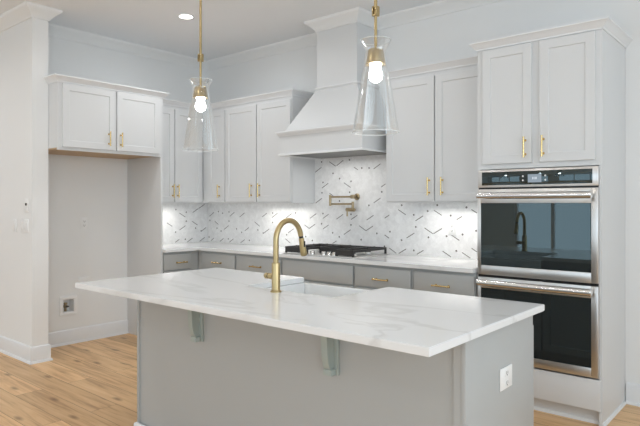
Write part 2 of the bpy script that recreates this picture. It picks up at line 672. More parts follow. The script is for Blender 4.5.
def bar_pull(parent, x, y, z, length, vertical=True, name='handle'):
    """brass bar on two posts; (x,z) is its centre on a front lying at y"""
    mb = MB()
    h = length / 2
    r = 0.0058
    yo = y - 0.030
    if vertical:
        mb.cyl((x, yo, z - h), (x, yo, z + h), r, seg=14)
        for s in (-1, 1):
            mb.cyl((x, y, z + s * (h - 0.022)), (x, yo, z + s * (h - 0.022)), 0.0052, seg=12)
            mb.cyl((x, y, z + s * (h - 0.022)), (x, y - 0.004, z + s * (h - 0.022)), 0.009, seg=14)
            mb.cyl((x, yo, z + s * (h - 0.006)), (x, yo, z + s * h), 0.0075, seg=14)
    else:
        mb.cyl((x - h, yo, z), (x + h, yo, z), r, seg=14)
        for s in (-1, 1):
            mb.cyl((x + s * (h - 0.022), y, z), (x + s * (h - 0.022), yo, z), 0.0052, seg=12)
            mb.cyl((x + s * (h - 0.022), y, z), (x + s * (h - 0.022), y - 0.004, z), 0.009, seg=14)
            mb.cyl((x + s * (h - 0.006), yo, z), (x + s * h, yo, z), 0.0075, seg=14)
    return mb.build(name, M['gold'], parent)


# ------------------------------------------------------------------ wall cabinets


def hollow_box(x0, x1, d, z0, z1, t=0.018, back=True):
    """carcass open in front, back on y=0"""
    mb = MB()
    mb.box(x0, -d, z0, x0 + t, 0, z1)
    mb.box(x1 - t, -d, z0, x1, 0, z1)
    mb.box(x0 + t, -d, z0, x1 - t, 0, z0 + t)
    mb.box(x0 + t, -d, z1 - t, x1 - t, 0, z1)
    if back:
        mb.box(x0 + t, -0.012, z0 + t, x1 - t, -0.002, z1 - t)
    return mb


def front_frame(mb, x0, x1, d, z0, z1, stiles, lo=0.03, hi=0.04):
    """face frame between carcass sides; stiles is a list of (u0,u1)"""
    e = 0.0006
    x0, x1, z0, z1 = x0 + e, x1 - e, z0 + e, z1 - e
    mb.box(x0, -d - 0.0008, z0, x1, -d + 0.017, z0 + lo)
    mb.box(x0, -d - 0.0008, z1 - hi, x1, -d + 0.017, z1)
    for u0, u1 in stiles:
        mb.box(max(u0, x0 + 0.0003), -d - 0.0008, z0 + lo, min(u1, x1 - 0.0003), -d + 0.017, z1 - hi)
    return mb


Z_UP, Z_TOP = 1.372, 2.405

# refrigerator cabinet (root on the left wall, local x runs along world +y, front faces +x)
fy0, fy1 = -2.085, -1.044
W = fy1 - fy0
fridge = thing('refrigerator_cabinet', 'white two-door cabinet over the empty refrigerator niche with tall side panel', 'cabinet', (0, fy0, 0), 90)
D = 0.612
mb = hollow_box(0, W - 0.022, D, 1.846, Z_TOP)
front_frame(mb, 0, W, D, 1.846, Z_TOP, [(0, 0.045), (0.515, 0.545), (W - 0.055, W)])
mb.build('carcass', M['white'], fridge)
MB().box(0, -D - 0.002, 1.826, W - 0.022, -D + 0.02, 1.846).build('light_rail', M['white'], fridge)
MB().box(0.004, -D + 0.02, 1.834, W - 0.022, -0.003, 1.8455).build('underside', M['birch'], fridge)['label'] = 'natural wood underside'
MB().box(W - 0.021, -D, 0.0, W, -0.002, Z_TOP, 0.001).build('side_panel', M['white'], fridge)
for i, (u0, u1, hu) in enumerate(((0.035, 0.523, 0.456), (0.539, 0.997, 0.575))):
    dr = MB().door(u0, 1.852, u1, 2.398, -D - 0.001).build('door', M['white'], fridge)
    bar_pull(dr, hu, -D - 0.021, 1.953, 0.132)
MB().sweep([(0, 0), (0, -D - 0.004), (W, -D - 0.004), (W, -0.36)], CAB_CROWN, Z_TOP).build('crown_moulding', M['trim'], fridge)


def wall_cabinet(name, label, loc, rz, x0, x1, doors, stiles, crown_path, depth=0.33):
    t = thing(name, label, 'cabinet', loc, rz, 'white wall cabinets over the backsplash')
    c = hollow_box(x0, x1, depth, Z_UP, Z_TOP)
    front_frame(c, x0, x1, depth, Z_UP, Z_TOP, stiles)
    c.build('carcass', M['white'], t)
    for u0, u1, hu in doors:
        d = MB().door(u0, Z_UP + 0.012, u1, Z_TOP - 0.034, -depth - 0.001).build('door', M['white'], t)
        bar_pull(d, hu, -depth - 0.021, 1.500, 0.140)
    MB().sweep(crown_path, CAB_CROWN, Z_TOP).build('crown_moulding', M['trim'], t)
    return t


# on the left wall, between the refrigerator cabinet and the corner: local x = world y + 1.043
oy = -1.043
wall_cabinet('wall_cabinet', 'white wall cabinet on the left wall beside the tall refrigerator panel', (0, oy, 0), 90,
             0.0, 0.712, [(0.012, 0.322, 0.298), (0.332, 0.690, 0.361)], [(0, 0.02), (0.317, 0.337), (0.68, 0.712)],
             [(0.052, -0.334), (1.043 - 0.334, -0.334)])
# corner unit on the back wall
wall_cabinet('wall_cabinet', 'narrow single-door white wall cabinet in the corner left of the two-door one', (0, 0, 0), 0,
             0.0, 0.729, [(0.44, 0.722, 0.642)], [(0.334, 0.45), (0.712, 0.729)],
             [(0.334, -0.334), (0.729, -0.334)])
wall_cabinet('wall_cabinet', 'white two-door wall cabinet just left of the range hood', (0, 0, 0), 0,
             0.730, 1.702, [(0.737, 1.213, 1.148), (1.227, 1.692, 1.270)], [(0.730, 0.747), (1.205, 1.235), (1.682, 1.702)],
             [(0.730, -0.334), (1.702, -0.334), (1.702, 0)])
wall_cabinet('wall_cabinet', 'white two-door wall cabinet between range hood and tall oven cabinet', (0, 0, 0), 0,
             2.785, 3.7105, [(2.795, 3.241, 3.201), (3.254, 3.708, 3.318)], [(2.785, 2.803), (3.232, 3.262), (3.70, 3.7105)],
             [(2.785, 0), (2.785, -0.334), (3.7105, -0.334)])

# ------------------------------------------------------------------ tall oven cabinet
TX0, TX1, TD = 3.7125, 4.522, 0.575
OZ0, OZ1 = 0.292, 1.594
tall = thing('oven_cabinet', 'tall white cabinet housing the double wall oven', 'cabinet', (TX0, 0, 0))
TW = TX1 - TX0
mb = MB()
mb.box(0, -TD, 0, 0.018, -0.003, 2.431).box(TW - 0.018, -TD, 0, TW, -0.003, 2.431)
mb.box(0.018, -TD, 2.41, TW - 0.018, -0.002, 2.431)
mb.box(0.018, -TD, 1.606, TW - 0.018, -0.002, 1.624)
mb.box(0.018, -TD, 0.262, TW - 0.018, -0.002, 0.280)
mb.box(0.018, -TD, 0.095, TW - 0.018, -0.002, 0.112)
mb.box(0.018, -0.014, 0.112, TW - 0.018, -0.004, 2.41)
# face frame
f0 = -TD - 0.0008
mb.box(0.0006, f0, 1.600, TW - 0.0006, -TD + 0.017, 1.640)
mb.box(0.0006, f0, 2.395, TW - 0.0006, -TD + 0.017, 2.4304)
mb.box(0.0009, f0, 1.640, 0.045, -TD + 0.017, 2.395).box(TW - 0.045, f0, 1.640, TW - 0.0009, -TD + 0.017, 2.395)
mb.box(0.374, f0, 1.640, 0.444, -TD + 0.017, 2.395)
mb.build('carcass', M['white'], tall)
for u0, u1, hu in ((0.044, 0.384, 0.344), (0.436, 0.774, 0.462)):
    d = MB().door(u0, 1.634, u1, 2.420, -TD - 0.001).build('door', M['white'], tall)
    bar_pull(d, hu, -TD - 0.021, 1.735, 0.136)
MB().box(0.004, -TD - 0.02, 0.098, TW - 0.004, -TD - 0.001, 0.286, 0.0015).build('lower_panel', M['white'], tall)
MB().box(0.018, -0.530, 0.0, TW - 0.018, -0.515, 0.094).build('toe_kick', M['white'], tall)
MB().sweep([(0.0, -0.530), (TW - 0.018, -0.530)], SHOE).build('toe_moulding', M['trim'], tall)
MB().sweep([(TW, -TD), (TW, -0.029)], SHOE).build('shoe_moulding', M['trim'], tall)
MB().sweep([(0, -0.385), (0, -TD - 0.004), (TW, -TD - 0.004), (TW, -0.002)], CAB_CROWN, 2.428).build('crown_moulding', M['trim'], tall)

# ------------------------------------------------------------------ double oven
oven = thing('double_wall_oven', 'stainless steel double wall oven built into the tall white cabinet', 'oven', (3.727, 0, 0))
OW = 0.7800
oy_f = -0.583     # back of the doors
mb = MB()
mb.box(0.012, -0.56, 0.300, OW - 0.012, -0.05, 1.585)
mb.box(0.0, oy_f, OZ0, OW, -0.5765, OZ1, 0.001)
mb.build('oven_body', M['steel'], oven)
cp = MB().box(0.0, -0.600, 1.474, OW, oy_f - 0.0005, OZ1, 0.003).build('control_panel', M['steel'], oven)
MB().box(0.030, -0.6025, 1.489, OW - 0.034, -0.6002, 1.579, 0.0008).build('control_glass', M['oven_glass'], cp)
MB().box(0.350, -0.6036, 1.503, 0.438, -0.6027, 1.556).build('display', M['display'], cp)
mb = MB()
for u in (0.381, 0.395, 0.403):
    mb.box(u, -0.6040, 1.523, u + 0.0035, -0.6037, 1.538)
mb.box(0.3875, -0.6040, 1.526, 0.390, -0.6037, 1.5285).box(0.3875, -0.6040, 1.533, 0.390, -0.6037, 1.5355)
mb.build('display_digits', M['glyph'], cp)
for u in (0.317, 0.463):
    for z in (1.518, 1.545):
        MB().cyl((u, -0.6027, z), (u, -0.6038, z), 0.006, seg=14).build('touch_button', M['steel'], cp)


def oven_door(z0, z1, gz0, gz1, hz):
    """steel frame round a dark pane"""
    g0, g1 = 0.025, OW - 0.040
    mb = MB()
    y0, y1 = -0.606, oy_f - 0.0005
    mb.box(0, y0, z0, g0, y1, z1, 0.002).box(g1, y0, z0, OW, y1, z1, 0.002)
    mb.box(g0, y0, z0, g1, y1, gz0, 0.0005).box(g0, y0, gz1, g1, y1, z1, 0.0005)
    d = mb.build('oven_door', M['steel'], oven)
    MB().box(g0 + 0.0005, y0 + 0.002, gz0 + 0.0005, g1 - 0.0005, y1 - 0.002, gz1 - 0.0005).build('door_glass', M['oven_glass'], d)
    h = MB()
    hy = y0 - 0.045
    h.cyl((0.022, hy, hz), (OW - 0.030, hy, hz), 0.0225, seg=28)
    for s in (0.022, OW - 0.030):
        h.sphere((s, hy, hz), 0.0225, 20, (0.35, 1, 1))
    for u in (0.045, OW - 0.053):
        h.box(u - 0.014, hy, hz - 0.013, u + 0.014, y0, hz + 0.013, 0.004)
    h.build('handle', M['chrome'], d)
    return d


oven_door(0.876, 1.462, 0.940, 1.368, 1.418)
low = oven_door(0.300, 0.858, 0.357, 0.785, 0.824)
MB().box(0.30, -0.6064, 0.325, 0.36, -0.6061, 0.333).build('badge', M['black'], low)
MB().box(0.002, -0.596, 0.8585, OW - 0.002, oy_f - 0.0006, 0.8755).build('vent_slot', M['black'], oven)  # black strips fill the gaps between doors and below the control panel
MB().box(0.002, -0.592, 1.4625, OW - 0.002, oy_f - 0.0006, 1.4735).build('vent_slot', M['black'], oven)

# ------------------------------------------------------------------ range hood
hood = thing('range_hood', 'white painted wooden range hood with tapered body and chimney', 'range hood', (2.237, 0, 1.81))
hx = 2.237
HB0, HB1, HY = 1.770 - hx, 2.704 - hx, -0.565
HZ = 1.81
mb = MB()
mb.box(CHX0 - hx, CHY, 2.43 - HZ, CHX1 - hx, -0.0085, ZC - HZ - 0.001)
mb.build('chimney', M['white'], hood)
# tapered body
mb = MB()
b0 = [(HB0 + 0.012, HY + 0.012), (HB1 - 0.012, HY + 0.012), (HB1 - 0.012, -0.0085), (HB0 + 0.012, -0.0085)]
t0 = [(CHX0 - hx, CHY), (CHX1 - hx, CHY), (CHX1 - hx, -0.0085), (CHX0 - hx, -0.0085)]
A = [mb.bm.verts.new((u, v, 2.0 - HZ)) for u, v in b0]
Bv = [mb.bm.verts.new((u, v, 2.425 - HZ)) for u, v in t0]
mb.bm.faces.new(A)
mb.bm.faces.new(Bv)
for i in range(4):
    j = (i + 1) % 4
    mb.bm.faces.new((A[i], A[j], Bv[j], Bv[i]))
mb.build('tapered_body', M['white'], hood)
MB().sweep([(CHX0 - hx, -0.0085), (CHX0 - hx, CHY), (CHX1 - hx, CHY), (CHX1 - hx, -0.0085)], [(0, 0), (0.008, 0), (0.020, 0.012), (0.024, 0.014), (0.024, 0.024), (0, 0.024)], 2.412 - HZ).build('collar_moulding', M['trim'], hood)
# the apron band, hollow below
mb = MB()
t = 0.03
mb.box(HB0, HY, 0, HB1, HY + t, 0.185).box(HB0, HY + t, 0, HB0 + t, -0.0085, 0.185).box(HB1 - t, HY + t, 0, HB1, -0.0085, 0.185)
mb.build('apron', M['white'], hood)
path = [(HB0, -0.0085), (HB0, HY), (HB1, HY), (HB1, -0.0085)]
MB().sweep(path, [(0, 0), (0.010, 0), (0.014, 0.012), (0.032, 0.026), (0.034, 0.030), (0.034, 0.038), (0, 0.046)], 0.172).build('top_moulding', M['trim'], hood)
MB().sweep(path, [(0, 0), (0.016, 0), (0.016, 0.012), (0, 0.020)], -0.006).build('bottom_moulding', M['trim'], hood)
MB().box(HB0 + t, HY + t, 0.003, HB1 - t, -0.0085, 0.016).build('filter_panel', M['dark_steel'], hood)

# ------------------------------------------------------------------ base cabinets
Z_CT0, Z_CT1 = 0.882, 0.912
BD = 0.600


def base_cabinet(label, x0, x1, fronts, loc=(0, 0, 0), rz=0, depth=BD, filler=None):
    t = thing('base_cabinet', label, 'cabinet', loc, rz, 'grey base cabinets under the back countertop')
    mb = MB()
    k = 0.018
    mb.box(x0, -depth, 0.1, x0 + k, -0.003, Z_CT0 - 0.001).box(x1 - k, -depth, 0.1, x1, -0.003, Z_CT0 - 0.001)
    mb.box(x0 + k, -depth, 0.1, x1 - k, -0.003, 0.118)
    mb.box(x0 + k, -depth, Z_CT0 - 0.028, x1 - k, -depth + 0.02, Z_CT0 - 0.001)
    mb.box(x0 + k, -depth, 0.684, x1 - k, -depth + 0.02, 0.704)
    mb.box(x0 + k, -0.014, 0.118, x1 - k, -0.004, Z_CT0 - 0.001)
    for s0, s1 in ((x0 + k + 0.0002, x0 + 0.03), (x1 - 0.03, x1 - k - 0.0002)):
        mb.box(s0, -depth + 0.001, 0.1185, s1, -depth + 0.019, 0.6835).box(s0, -depth + 0.001, 0.7045, s1, -depth + 0.019, Z_CT0 - 0.0285)
    if filler:
        mb.box(filler[0], -depth - 0.0012, 0.1, filler[1], -depth + 0.02, Z_CT0 - 0.001)
    mb.build('carcass', M['grey'], t)
    MB().box(x0, -depth + 0.07, 0, x1, -depth + 0.055, 0.099).build('toe_kick', M['grey'], t)
    for u0, u1, kind, pull in fronts:
        d = MB().box(u0, -depth - 0.020, 0.702, u1, -depth - 0.001, 0.856, 0.002).build(kind, M['grey'], t)
        if pull:
            bar_pull(d, pull[0], -depth - 0.020, 0.770, pull[1], False)
        d = MB().door(u0, 0.112, u1, 0.686, -depth - 0.001).build('door', M['grey'], t)
    return t


base_cabinet('small grey base cabinet on the left wall beside the refrigerator panel', 0.0, 0.398, [(0.010, 0.336, 'drawer', (0.203, 0.13))], (0, oy, 0), 90, filler=(0.33, 0.44))
base_cabinet('grey base cabinet on the back wall, its drawer the nearest to the corner', 0.622, 1.212, [(0.690, 1.196, 'drawer', (0.950, 0.13))], filler=(0.605, 0.70))
base_cabinet('grey base cabinet left of the cooktop, seen beyond the faucet', 1.213, 1.842, [(1.231, 1.826, 'drawer', (1.515, 0.15))])
base_cabinet('grey base cabinet right under the cooktop with plain front and no pull', 1.843, 2.660, [(1.858, 2.648, 'false_drawer_front', None)])
base_cabinet('grey base cabinet just right of the cooktop with brass drawer pull', 2.661, 3.210, [(2.674, 3.194, 'drawer', (2.935, 0.145))])
base_cabinet('grey base cabinet next to the double oven with brass drawer pull', 3.211, 3.7105, [(3.226, 3.708, 'drawer', (3.463, 0.145))])

poly = [(0.002, -1.041), (0.659, -1.041), (0.659, -0.641), (3.7105, -0.641), (3.7105, -0.002), (0.002, -0.002)]
mb = MB().prism(poly, 'z', Z_CT0, Z_CT1)
bmesh.ops.recalc_face_normals(mb.bm, faces=mb.bm.faces[:])
bmesh.ops.bevel(mb.bm, geom=[e for e in mb.bm.edges if all(v.co.z > Z_CT1 - 1e-4 for v in e.verts)], offset=0.003, segments=2, affect='EDGES')
tag(mb.build('countertop', M['quartz']), 'white quartz countertop along the back and left walls under the tile', 'countertop')

# ------------------------------------------------------------------ backsplash tile with inlaid grey strips and dots
BARS_B = [(2.732, 1.289, -1, 0.082), (2.573, 1.248, 1, 0.053), (2.908, 1.237, 1, 0.077), (3.088, 1.287, -1, 0.075), (3.287, 1.246, 1, 0.05), (3.417, 1.303, -1, 0.05), (2.819, 1.085, 1, 0.082), (3.0, 1.132, -1, 0.085), (3.087, 1.132, 1, 0.083), (3.245, 1.085, -1, 0.085), (2.571, 1.067, -1, 0.05), (2.635, 0.931, -1, 0.077), (2.736, 0.931, 1, 0.08), (2.916, 0.93, 1, 0.069), (3.172, 0.934, -1, 0.081), (3.347, 0.93, -1, 0.076), (3.419, 0.988, -1, 0.05), (1.752, 1.703, 1, 0.085), (1.936, 1.753, -1, 0.084), (2.028, 1.758, 1, 0.085), (2.222, 1.697, -1, 0.05), (2.464, 1.707, 1, 0.078), (1.841, 1.543, 1, 0.085), (2.117, 1.543, -1, 0.084), (2.532, 1.53, 1, 0.05), (2.464, 1.394, 1, 0.078), (1.759, 1.395, 1, 0.085), (1.701, 1.562, 1, 0.05), (1.921, 1.454, -1, 0.05), (1.685, 1.242, 1, 0.085), (1.85, 1.24, 1, 0.076), (2.026, 1.238, 1, 0.085), (2.201, 1.235, 1, 0.075), (2.385, 1.235, 1, 0.08), (1.601, 1.131, -1, 0.067), (1.674, 1.138, 1, 0.079), (1.85, 1.135, 1, 0.076), (2.117, 1.092, 1, 0.084), (2.298, 1.136, -1, 0.077), (2.378, 1.135, 1, 0.083), (1.961, 0.989, 1, 0.05), (0.085, 1.24, 1, 0.085), (0.174, 1.14, -1, 0.064), (0.35, 1.09, 1, 0.085), (0.449, 1.244, 1, 0.085), (0.098, 0.934, 1, 0.058), (0.266, 0.94, 1, 0.068), (0.437, 0.927, 1, 0.073), (0.629, 0.936, 1, 0.071), (0.621, 1.239, 1, 0.085), (0.699, 1.081, 1, 0.07), (0.866, 1.142, -1, 0.085), (0.983, 1.242, 1, 0.077), (1.139, 1.24, 1, 0.085), (1.015, 1.07, 1, 0.085), (1.331, 0.977, -1, 0.071), (1.377, 1.083, 1, 0.081), (1.347, 1.239, 1, 0.081)]
DOTS_B = [(2.729, 1.351), (2.853, 1.267), (2.99, 1.301), (3.208, 1.265), (3.35, 1.334), (2.873, 1.162), (2.998, 1.076), (3.17, 1.092), (3.315, 1.111), (2.605, 1.112), (2.727, 1.041), (2.853, 0.956), (3.259, 0.973), (3.434, 1.145), (2.546, 0.976), (3.082, 1.352), (1.797, 1.78), (2.145, 1.783), (1.942, 1.661), (2.025, 1.608), (2.29, 1.699), (2.374, 1.696), (1.814, 1.576), (1.801, 1.473), (2.147, 1.474), (2.023, 1.391), (2.516, 1.473), (2.163, 1.578), (2.372, 1.349), (1.814, 1.267), (1.796, 1.166), (2.163, 1.163), (2.163, 1.264), (1.938, 1.081), (2.021, 1.044), (2.283, 1.027), (2.461, 1.092), (-0.005, 1.288), (0.051, 1.167), (0.207, 1.273), (0.28, 1.254), (0.395, 1.271), (0.255, 1.046), (0.527, 1.08), (0.035, 0.968), (0.383, 0.959), (0.613, 1.042), (0.395, 1.165), (0.181, 1.078), (1.107, 1.265), (1.107, 1.164), (1.443, 1.269), (0.878, 1.077), (0.962, 1.046), (1.316, 1.04), (1.584, 1.03), (1.674, 0.994), (0.741, 0.957)]
BARS_L = [(-0.37, 1.235, -1, 0.084), (-0.544, 1.13, -1, 0.075), (-0.184, 1.286, 1, 0.085), (-0.095, 1.335, 1, 0.085), (-0.197, 1.139, -1, 0.085), (-0.368, 1.088, 1, 0.085), (-0.066, 1.061, 1, 0.073), (-0.266, 0.935, 1, 0.076), (-0.089, 0.932, 1, 0.077), (-0.44, 0.933, 1, 0.057)]
DOTS_L = [(-0.459, 1.299), (-0.316, 1.267), (-0.316, 1.163), (-0.463, 1.042), (-0.184, 1.079), (-0.104, 1.043), (-0.33, 0.955)]


def backsplash(rects, bars, dots, th, label, loc, rz):
    mb = MB()
    for x0, z0, x1, z1 in rects:
        mb.box(x0, -th, z0, x1, -0.0005, z1)
    mb.slot(1)
    def quad(cx, cz, l, w, ang):
        c, s = math.cos(ang), math.sin(ang)
        P = []
        for a, bq in ((-l / 2, -w / 2), (l / 2, -w / 2), (l / 2, w / 2), (-l / 2, w / 2)):
            P.append((cx + a * c - bq * s, cz + a * s + bq * c))
        if any(not any(x0 < p[0] < x1 and z0 < p[1] < z1 for x0, z0, x1, z1 in rects) for p in P):
            return
        mb.prism(P, 'y', -th - 0.0004, -th + 0.001)
    for u, z, sgn, du in bars:
        quad(u, max(z, 0.9425), du * 1.12, 0.0070, sgn * math.radians(30))
    for u, z in dots:
        quad(u, z, 0.0150, 0.0150, math.radians(30))
    o = mb.build('tile_backsplash', [M['tile'], M['inlay']], smooth=False)
    o.location = loc
    o.rotation_euler = (0, 0, math.radians(rz))
    return tag(o, label, 'backsplash')


backsplash([(0.008, Z_CT1 + 0.0005, 1.7035, Z_UP - 0.001), (1.7035, Z_CT1 + 0.0005, 2.7835, 1.88), (2.7835, Z_CT1 + 0.0005, 3.711, Z_UP - 0.001)], BARS_B, DOTS_B, 0.007,
           'white marble mosaic backsplash with dark inlaid strips on the wall behind the cooktop', (0, 0, 0), 0)
backsplash([(0.0, Z_CT1 + 0.0005, -oy - 0.008, Z_UP - 0.001)], [(u - oy, z, s, d) for u, z, s, d in BARS_L], [(u - oy, z) for u, z in DOTS_L], 0.007,
           'short white marble mosaic backsplash on the left wall beside the refrigerator panel', (0, oy, 0), 90)

# ------------------------------------------------------------------ outlets and switches


def wall_plate(name, label, cat, loc, rz, w, h, kind):
    """plate lying on a surface, facing local -y, root at its lower middle"""
    t = thing(name, label, cat, loc, rz, 'wall outlets' if cat == 'outlet' else 'switches on the wing wall')
    MB().box(-w / 2, -0.006, 0, w / 2, -0.0005, h, 0.002).build('cover_plate', M['plastic'], t)
    if kind == 'duplex':
        for zc in (h / 2 - 0.020, h / 2 + 0.020):
            r = MB().box(-0.017, -0.0085, zc - 0.0145, 0.017, -0.0062, zc + 0.0145, 0.002).build('receptacle', M['plastic'], t)
            s = MB()
            s.box(-0.008, -0.0090, zc - 0.004, -0.0055, -0.0086, zc + 0.008).box(0.0055, -0.0090, zc - 0.004, 0.008, -0.0086, zc + 0.008)
            s.cyl((0, -0.0086, zc - 0.008), (0, -0.0090, zc - 0.008), 0.003, seg=10)
            s.build('slots', M['slot'], r)
    elif kind == 'rocker':
        n = max(1, round(w / 0.05) - 0) if w > 0.09 else 1
        for k in range(n):
            cx = (k - (n - 1) / 2) * 0.046
            MB().box(cx - 0.016, -0.0095, h / 2 - 0.033, cx + 0.016, -0.0062, h / 2 + 0.033, 0.0025).build('rocker', M['plastic'], t)
    elif kind == 'sensor':
        MB().cyl((0, -0.0062, h * 0.58), (0, -0.012, h * 0.58), 0.011, seg=20).build('dial', M['slot'], t)
        MB().box(-0.014, -0.008, h * 0.18, 0.014, -0.0062, h * 0.28, 0.001).build('lower_button', M['plastic'], t)
    elif kind == 'blank':
        pass
    return t


wall_plate('electrical_outlet', 'white duplex outlet on the tile backsplash left of the double oven', 'outlet', (3.223, -0.0071, 1.102), 0, 0.070, 0.116, 'duplex')
wall_plate('electrical_outlet', 'white duplex outlet at chest height inside the refrigerator niche', 'outlet', (0, -1.540, 1.112), 90, 0.070, 0.116, 'duplex')
wall_plate('electrical_outlet', 'white outlet low in the niche, partly hidden behind the island slab', 'outlet', (0, -1.540, 0.568), 90, 0.116, 0.074, 'blank')
wall_plate('electrical_outlet', 'white outlet cover on the right end panel of the island', 'outlet', (4.5405, -2.085, 0.612), 90, 0.118, 0.088, 'duplex')
wall_plate('wall_switch', 'single white wall plate with a dark dial, above the switches on the wing wall', 'switch', (0.335, Y_WING0, 1.292), 0, 0.07, 0.116, 'sensor')
wall_plate('wall_switch', 'narrow single-rocker switch on the wing wall, left of the wide switch plate', 'switch', (0.085, Y_WING0, 1.113), 0, 0.072, 0.116, 'rocker')
wall_plate('wall_switch', 'wide white switch plate with several rockers, below the dial plate on the wing wall', 'switch', (0.303, Y_WING0, 1.113), 0, 0.150, 0.116, 'rocker')

# recessed water supply box in the niche
box = thing('water_supply_box', 'white recessed water supply box with brass valve low in the refrigerator niche', 'supply box', (0, -1.699, 0.30), 90)
bw0, bw1, bz0, bz1 = -0.052, 0.052, 0.013, 0.136
mb = MB()
mb.box(-0.086, -0.010, -0.020, 0.086, -0.0005, bz0, 0.0015).box(-0.086, -0.010, bz1, 0.086, -0.0005, 0.170, 0.0015)
mb.box(-0.086, -0.010, bz0, bw0, -0.0005, bz1, 0.001).box(bw1, -0.010, bz0, 0.086, -0.0005, bz1, 0.001)
mb.build('frame', M['plastic'], box)
mb = MB()
mb.box(bw0, 0.0, bz0, bw0 + 0.003, 0.085, bz1).box(bw1 - 0.003, 0.0, bz0, bw1, 0.085, bz1)
mb.box(bw0 + 0.003, 0.0, bz0, bw1 - 0.003, 0.085, bz0 + 0.003).box(bw0 + 0.003, 0.0, bz1 - 0.003, bw1 - 0.003, 0.085, bz1)
mb.box(bw0 + 0.003, 0.082, bz0 + 0.003, bw1 - 0.003, 0.085, bz1 - 0.003)
mb.build('recess', M['plastic'], box)
mb = MB()
mb.cyl((-0.012, 0.035, bz0 + 0.003), (-0.012, 0.035, 0.085), 0.011, seg=18).cyl((-0.012, 0.035, 0.085), (-0.012, 0.035, 0.100), 0.016, seg=18)
mb.cyl((-0.012, 0.035, 0.065), (-0.012, 0.002, 0.065), 0.010, seg=16)
mb.sphere((-0.012, 0.035, 0.065), 0.020, 18)
v = mb.build('valve', M['brass_dark'], box)
MB().box(-0.030, -0.004, 0.059, 0.008, 0.002, 0.071, 0.003).build('valve_lever', M['slot'], v)

# ------------------------------------------------------------------ cooktop
CX0, CX1, CY0, CY1 = 1.835, 2.640, -0.598, -0.085
CZ = Z_CT1
cook = thing('gas_cooktop', 'stainless gas cooktop with black cast-iron grates set on the back counter', 'cooktop', ((CX0 + CX1) / 2, (CY0 + CY1) / 2, CZ))
cw, cd = (CX1 - CX0) / 2, (CY1 - CY0) / 2
MB().box(-cw, -cd, 0.0003, cw, cd, 0.010, 0.003).build('base_plate', M['steel'], cook)
BUR = [(-0.275, 0.125, 0.045), (-0.275, -0.115, 0.036), (0.0, 0.085, 0.058), (0.275, 0.125, 0.036), (0.275, -0.115, 0.048)]
for bx_, by_, br_ in BUR:
    bb = MB().lathe([(br_, 0.0101), (br_, 0.018), (br_ * 0.85, 0.022), (br_ * 0.8, 0.026), (0.001, 0.026)], (bx_, by_, 0)).build('burner', M['steel'], cook)
    MB().lathe([(br_ * 0.72, 0.0262), (br_ * 0.74, 0.032), (br_ * 0.68, 0.035), (0.001, 0.035)], (bx_, by_, 0)).build('burner_cap', M['iron'], bb)


def grate(x0, x1, y0, y1, cxs, cys):
    mb = MB()
    w = 0.014
    z0, z1 = 0.046, 0.066
    mb.box(x0, y0, z0, x1, y0 + w, z1, 0.002).box(x0, y1 - w, z0, x1, y1, z1, 0.002)
    mb.box(x0, y0 + w, z0, x0 + w, y1 - w, z1, 0.002).box(x1 - w, y0 + w, z0, x1, y1 - w, z1, 0.002)
    for cx in cxs:
        mb.box(cx - 0.006, y0 + w, z0 + 0.004, cx + 0.006, y1 - w, z1 + 0.004, 0.002)
    for cy in cys:
        mb.box(x0 + w, cy - 0.006, z0 + 0.004, x1 - w, cy + 0.006, z1 + 0.004, 0.002)
    for fx in (x0, x1 - 0.016):
        for fy in (y0, y1 - 0.016):
            mb.box(fx, fy, 0.0102, fx + 0.016, fy + 0.016, z0 + 0.002, 0.001)
    # deep cast skirt along the front bar
    mb.box(x0 + 0.016, y0, 0.016, x1 - 0.016, y0 + 0.012, z0 + 0.002)
    return mb.build('grate', M['iron'], cook)


grate(-0.386, -0.116, -0.245, 0.245, (-0.275,), (-0.115, 0.125))
grate(-0.112, 0.201, -0.085, 0.245, (0.0,), (0.085,))
grate(0.205, 0.392, -0.245, 0.245, (0.275,), (-0.115, 0.125))
for u, v in ((-0.078, -0.218), (0.052, -0.218), (0.112, -0.218), (0.172, -0.218)):
    k = MB().lathe([(0.021, 0.0101), (0.021, 0.014), (0.0195, 0.017), (0.0185, 0.036), (0.016, 0.040), (0.001, 0.040)], (u, v, 0), 28).build('control_knob', M['chrome'], cook)
    MB().box(u - 0.0015, v - 0.016, 0.0402, u + 0.0015, v + 0.002, 0.0415).build('knob_mark', M['black'], k)

# ------------------------------------------------------------------ pot filler
pot = thing('pot_filler', 'folded aged-brass pot filler faucet on the tile above the cooktop', 'faucet', (2.236, -0.0075, 1.43))
yp_ = -0.062
MB().lathe([(0.032, 0.0), (0.032, 0.006), (0.024, 0.012), (0.012, 0.012)], (0, 0, 0), 28).build('wall_flange', M['brass_dark'], pot).rotation_euler = (math.radians(90), 0, 0)
MB().cyl((0, -0.010, 0), (0, yp_, 0), 0.011).cyl((-0.025, yp_, 0), (0.020, yp_, 0), 0.017).cyl((0, yp_, -0.018), (0, yp_, 0.018), 0.017).build('inlet_valve', M['brass_dark'], pot)
MB().cyl((-0.02, yp_, 0), (-0.272, yp_, 0), 0.0085).build('upper_arm', M['brass_dark'], pot)
MB().cyl((-0.278, yp_, -0.086), (-0.278, yp_, 0.020), 0.0125).build('elbow_joint', M['brass_dark'], pot)
MB().cyl((-0.272, yp_, -0.068), (-0.006, yp_, -0.068), 0.0085).build('lower_arm', M['brass_dark'], pot)
mb = MB()
mb.cyl((-0.004, yp_, -0.046), (-0.004, yp_, -0.120), 0.0125)
mb.cyl((-0.078, yp_, -0.122), (0.010, yp_, -0.122), 0.0175).cyl((0.010, yp_, -0.122), (0.018, yp_, -0.122), 0.013)
mb.build('spout_valve', M['brass_dark'], pot)
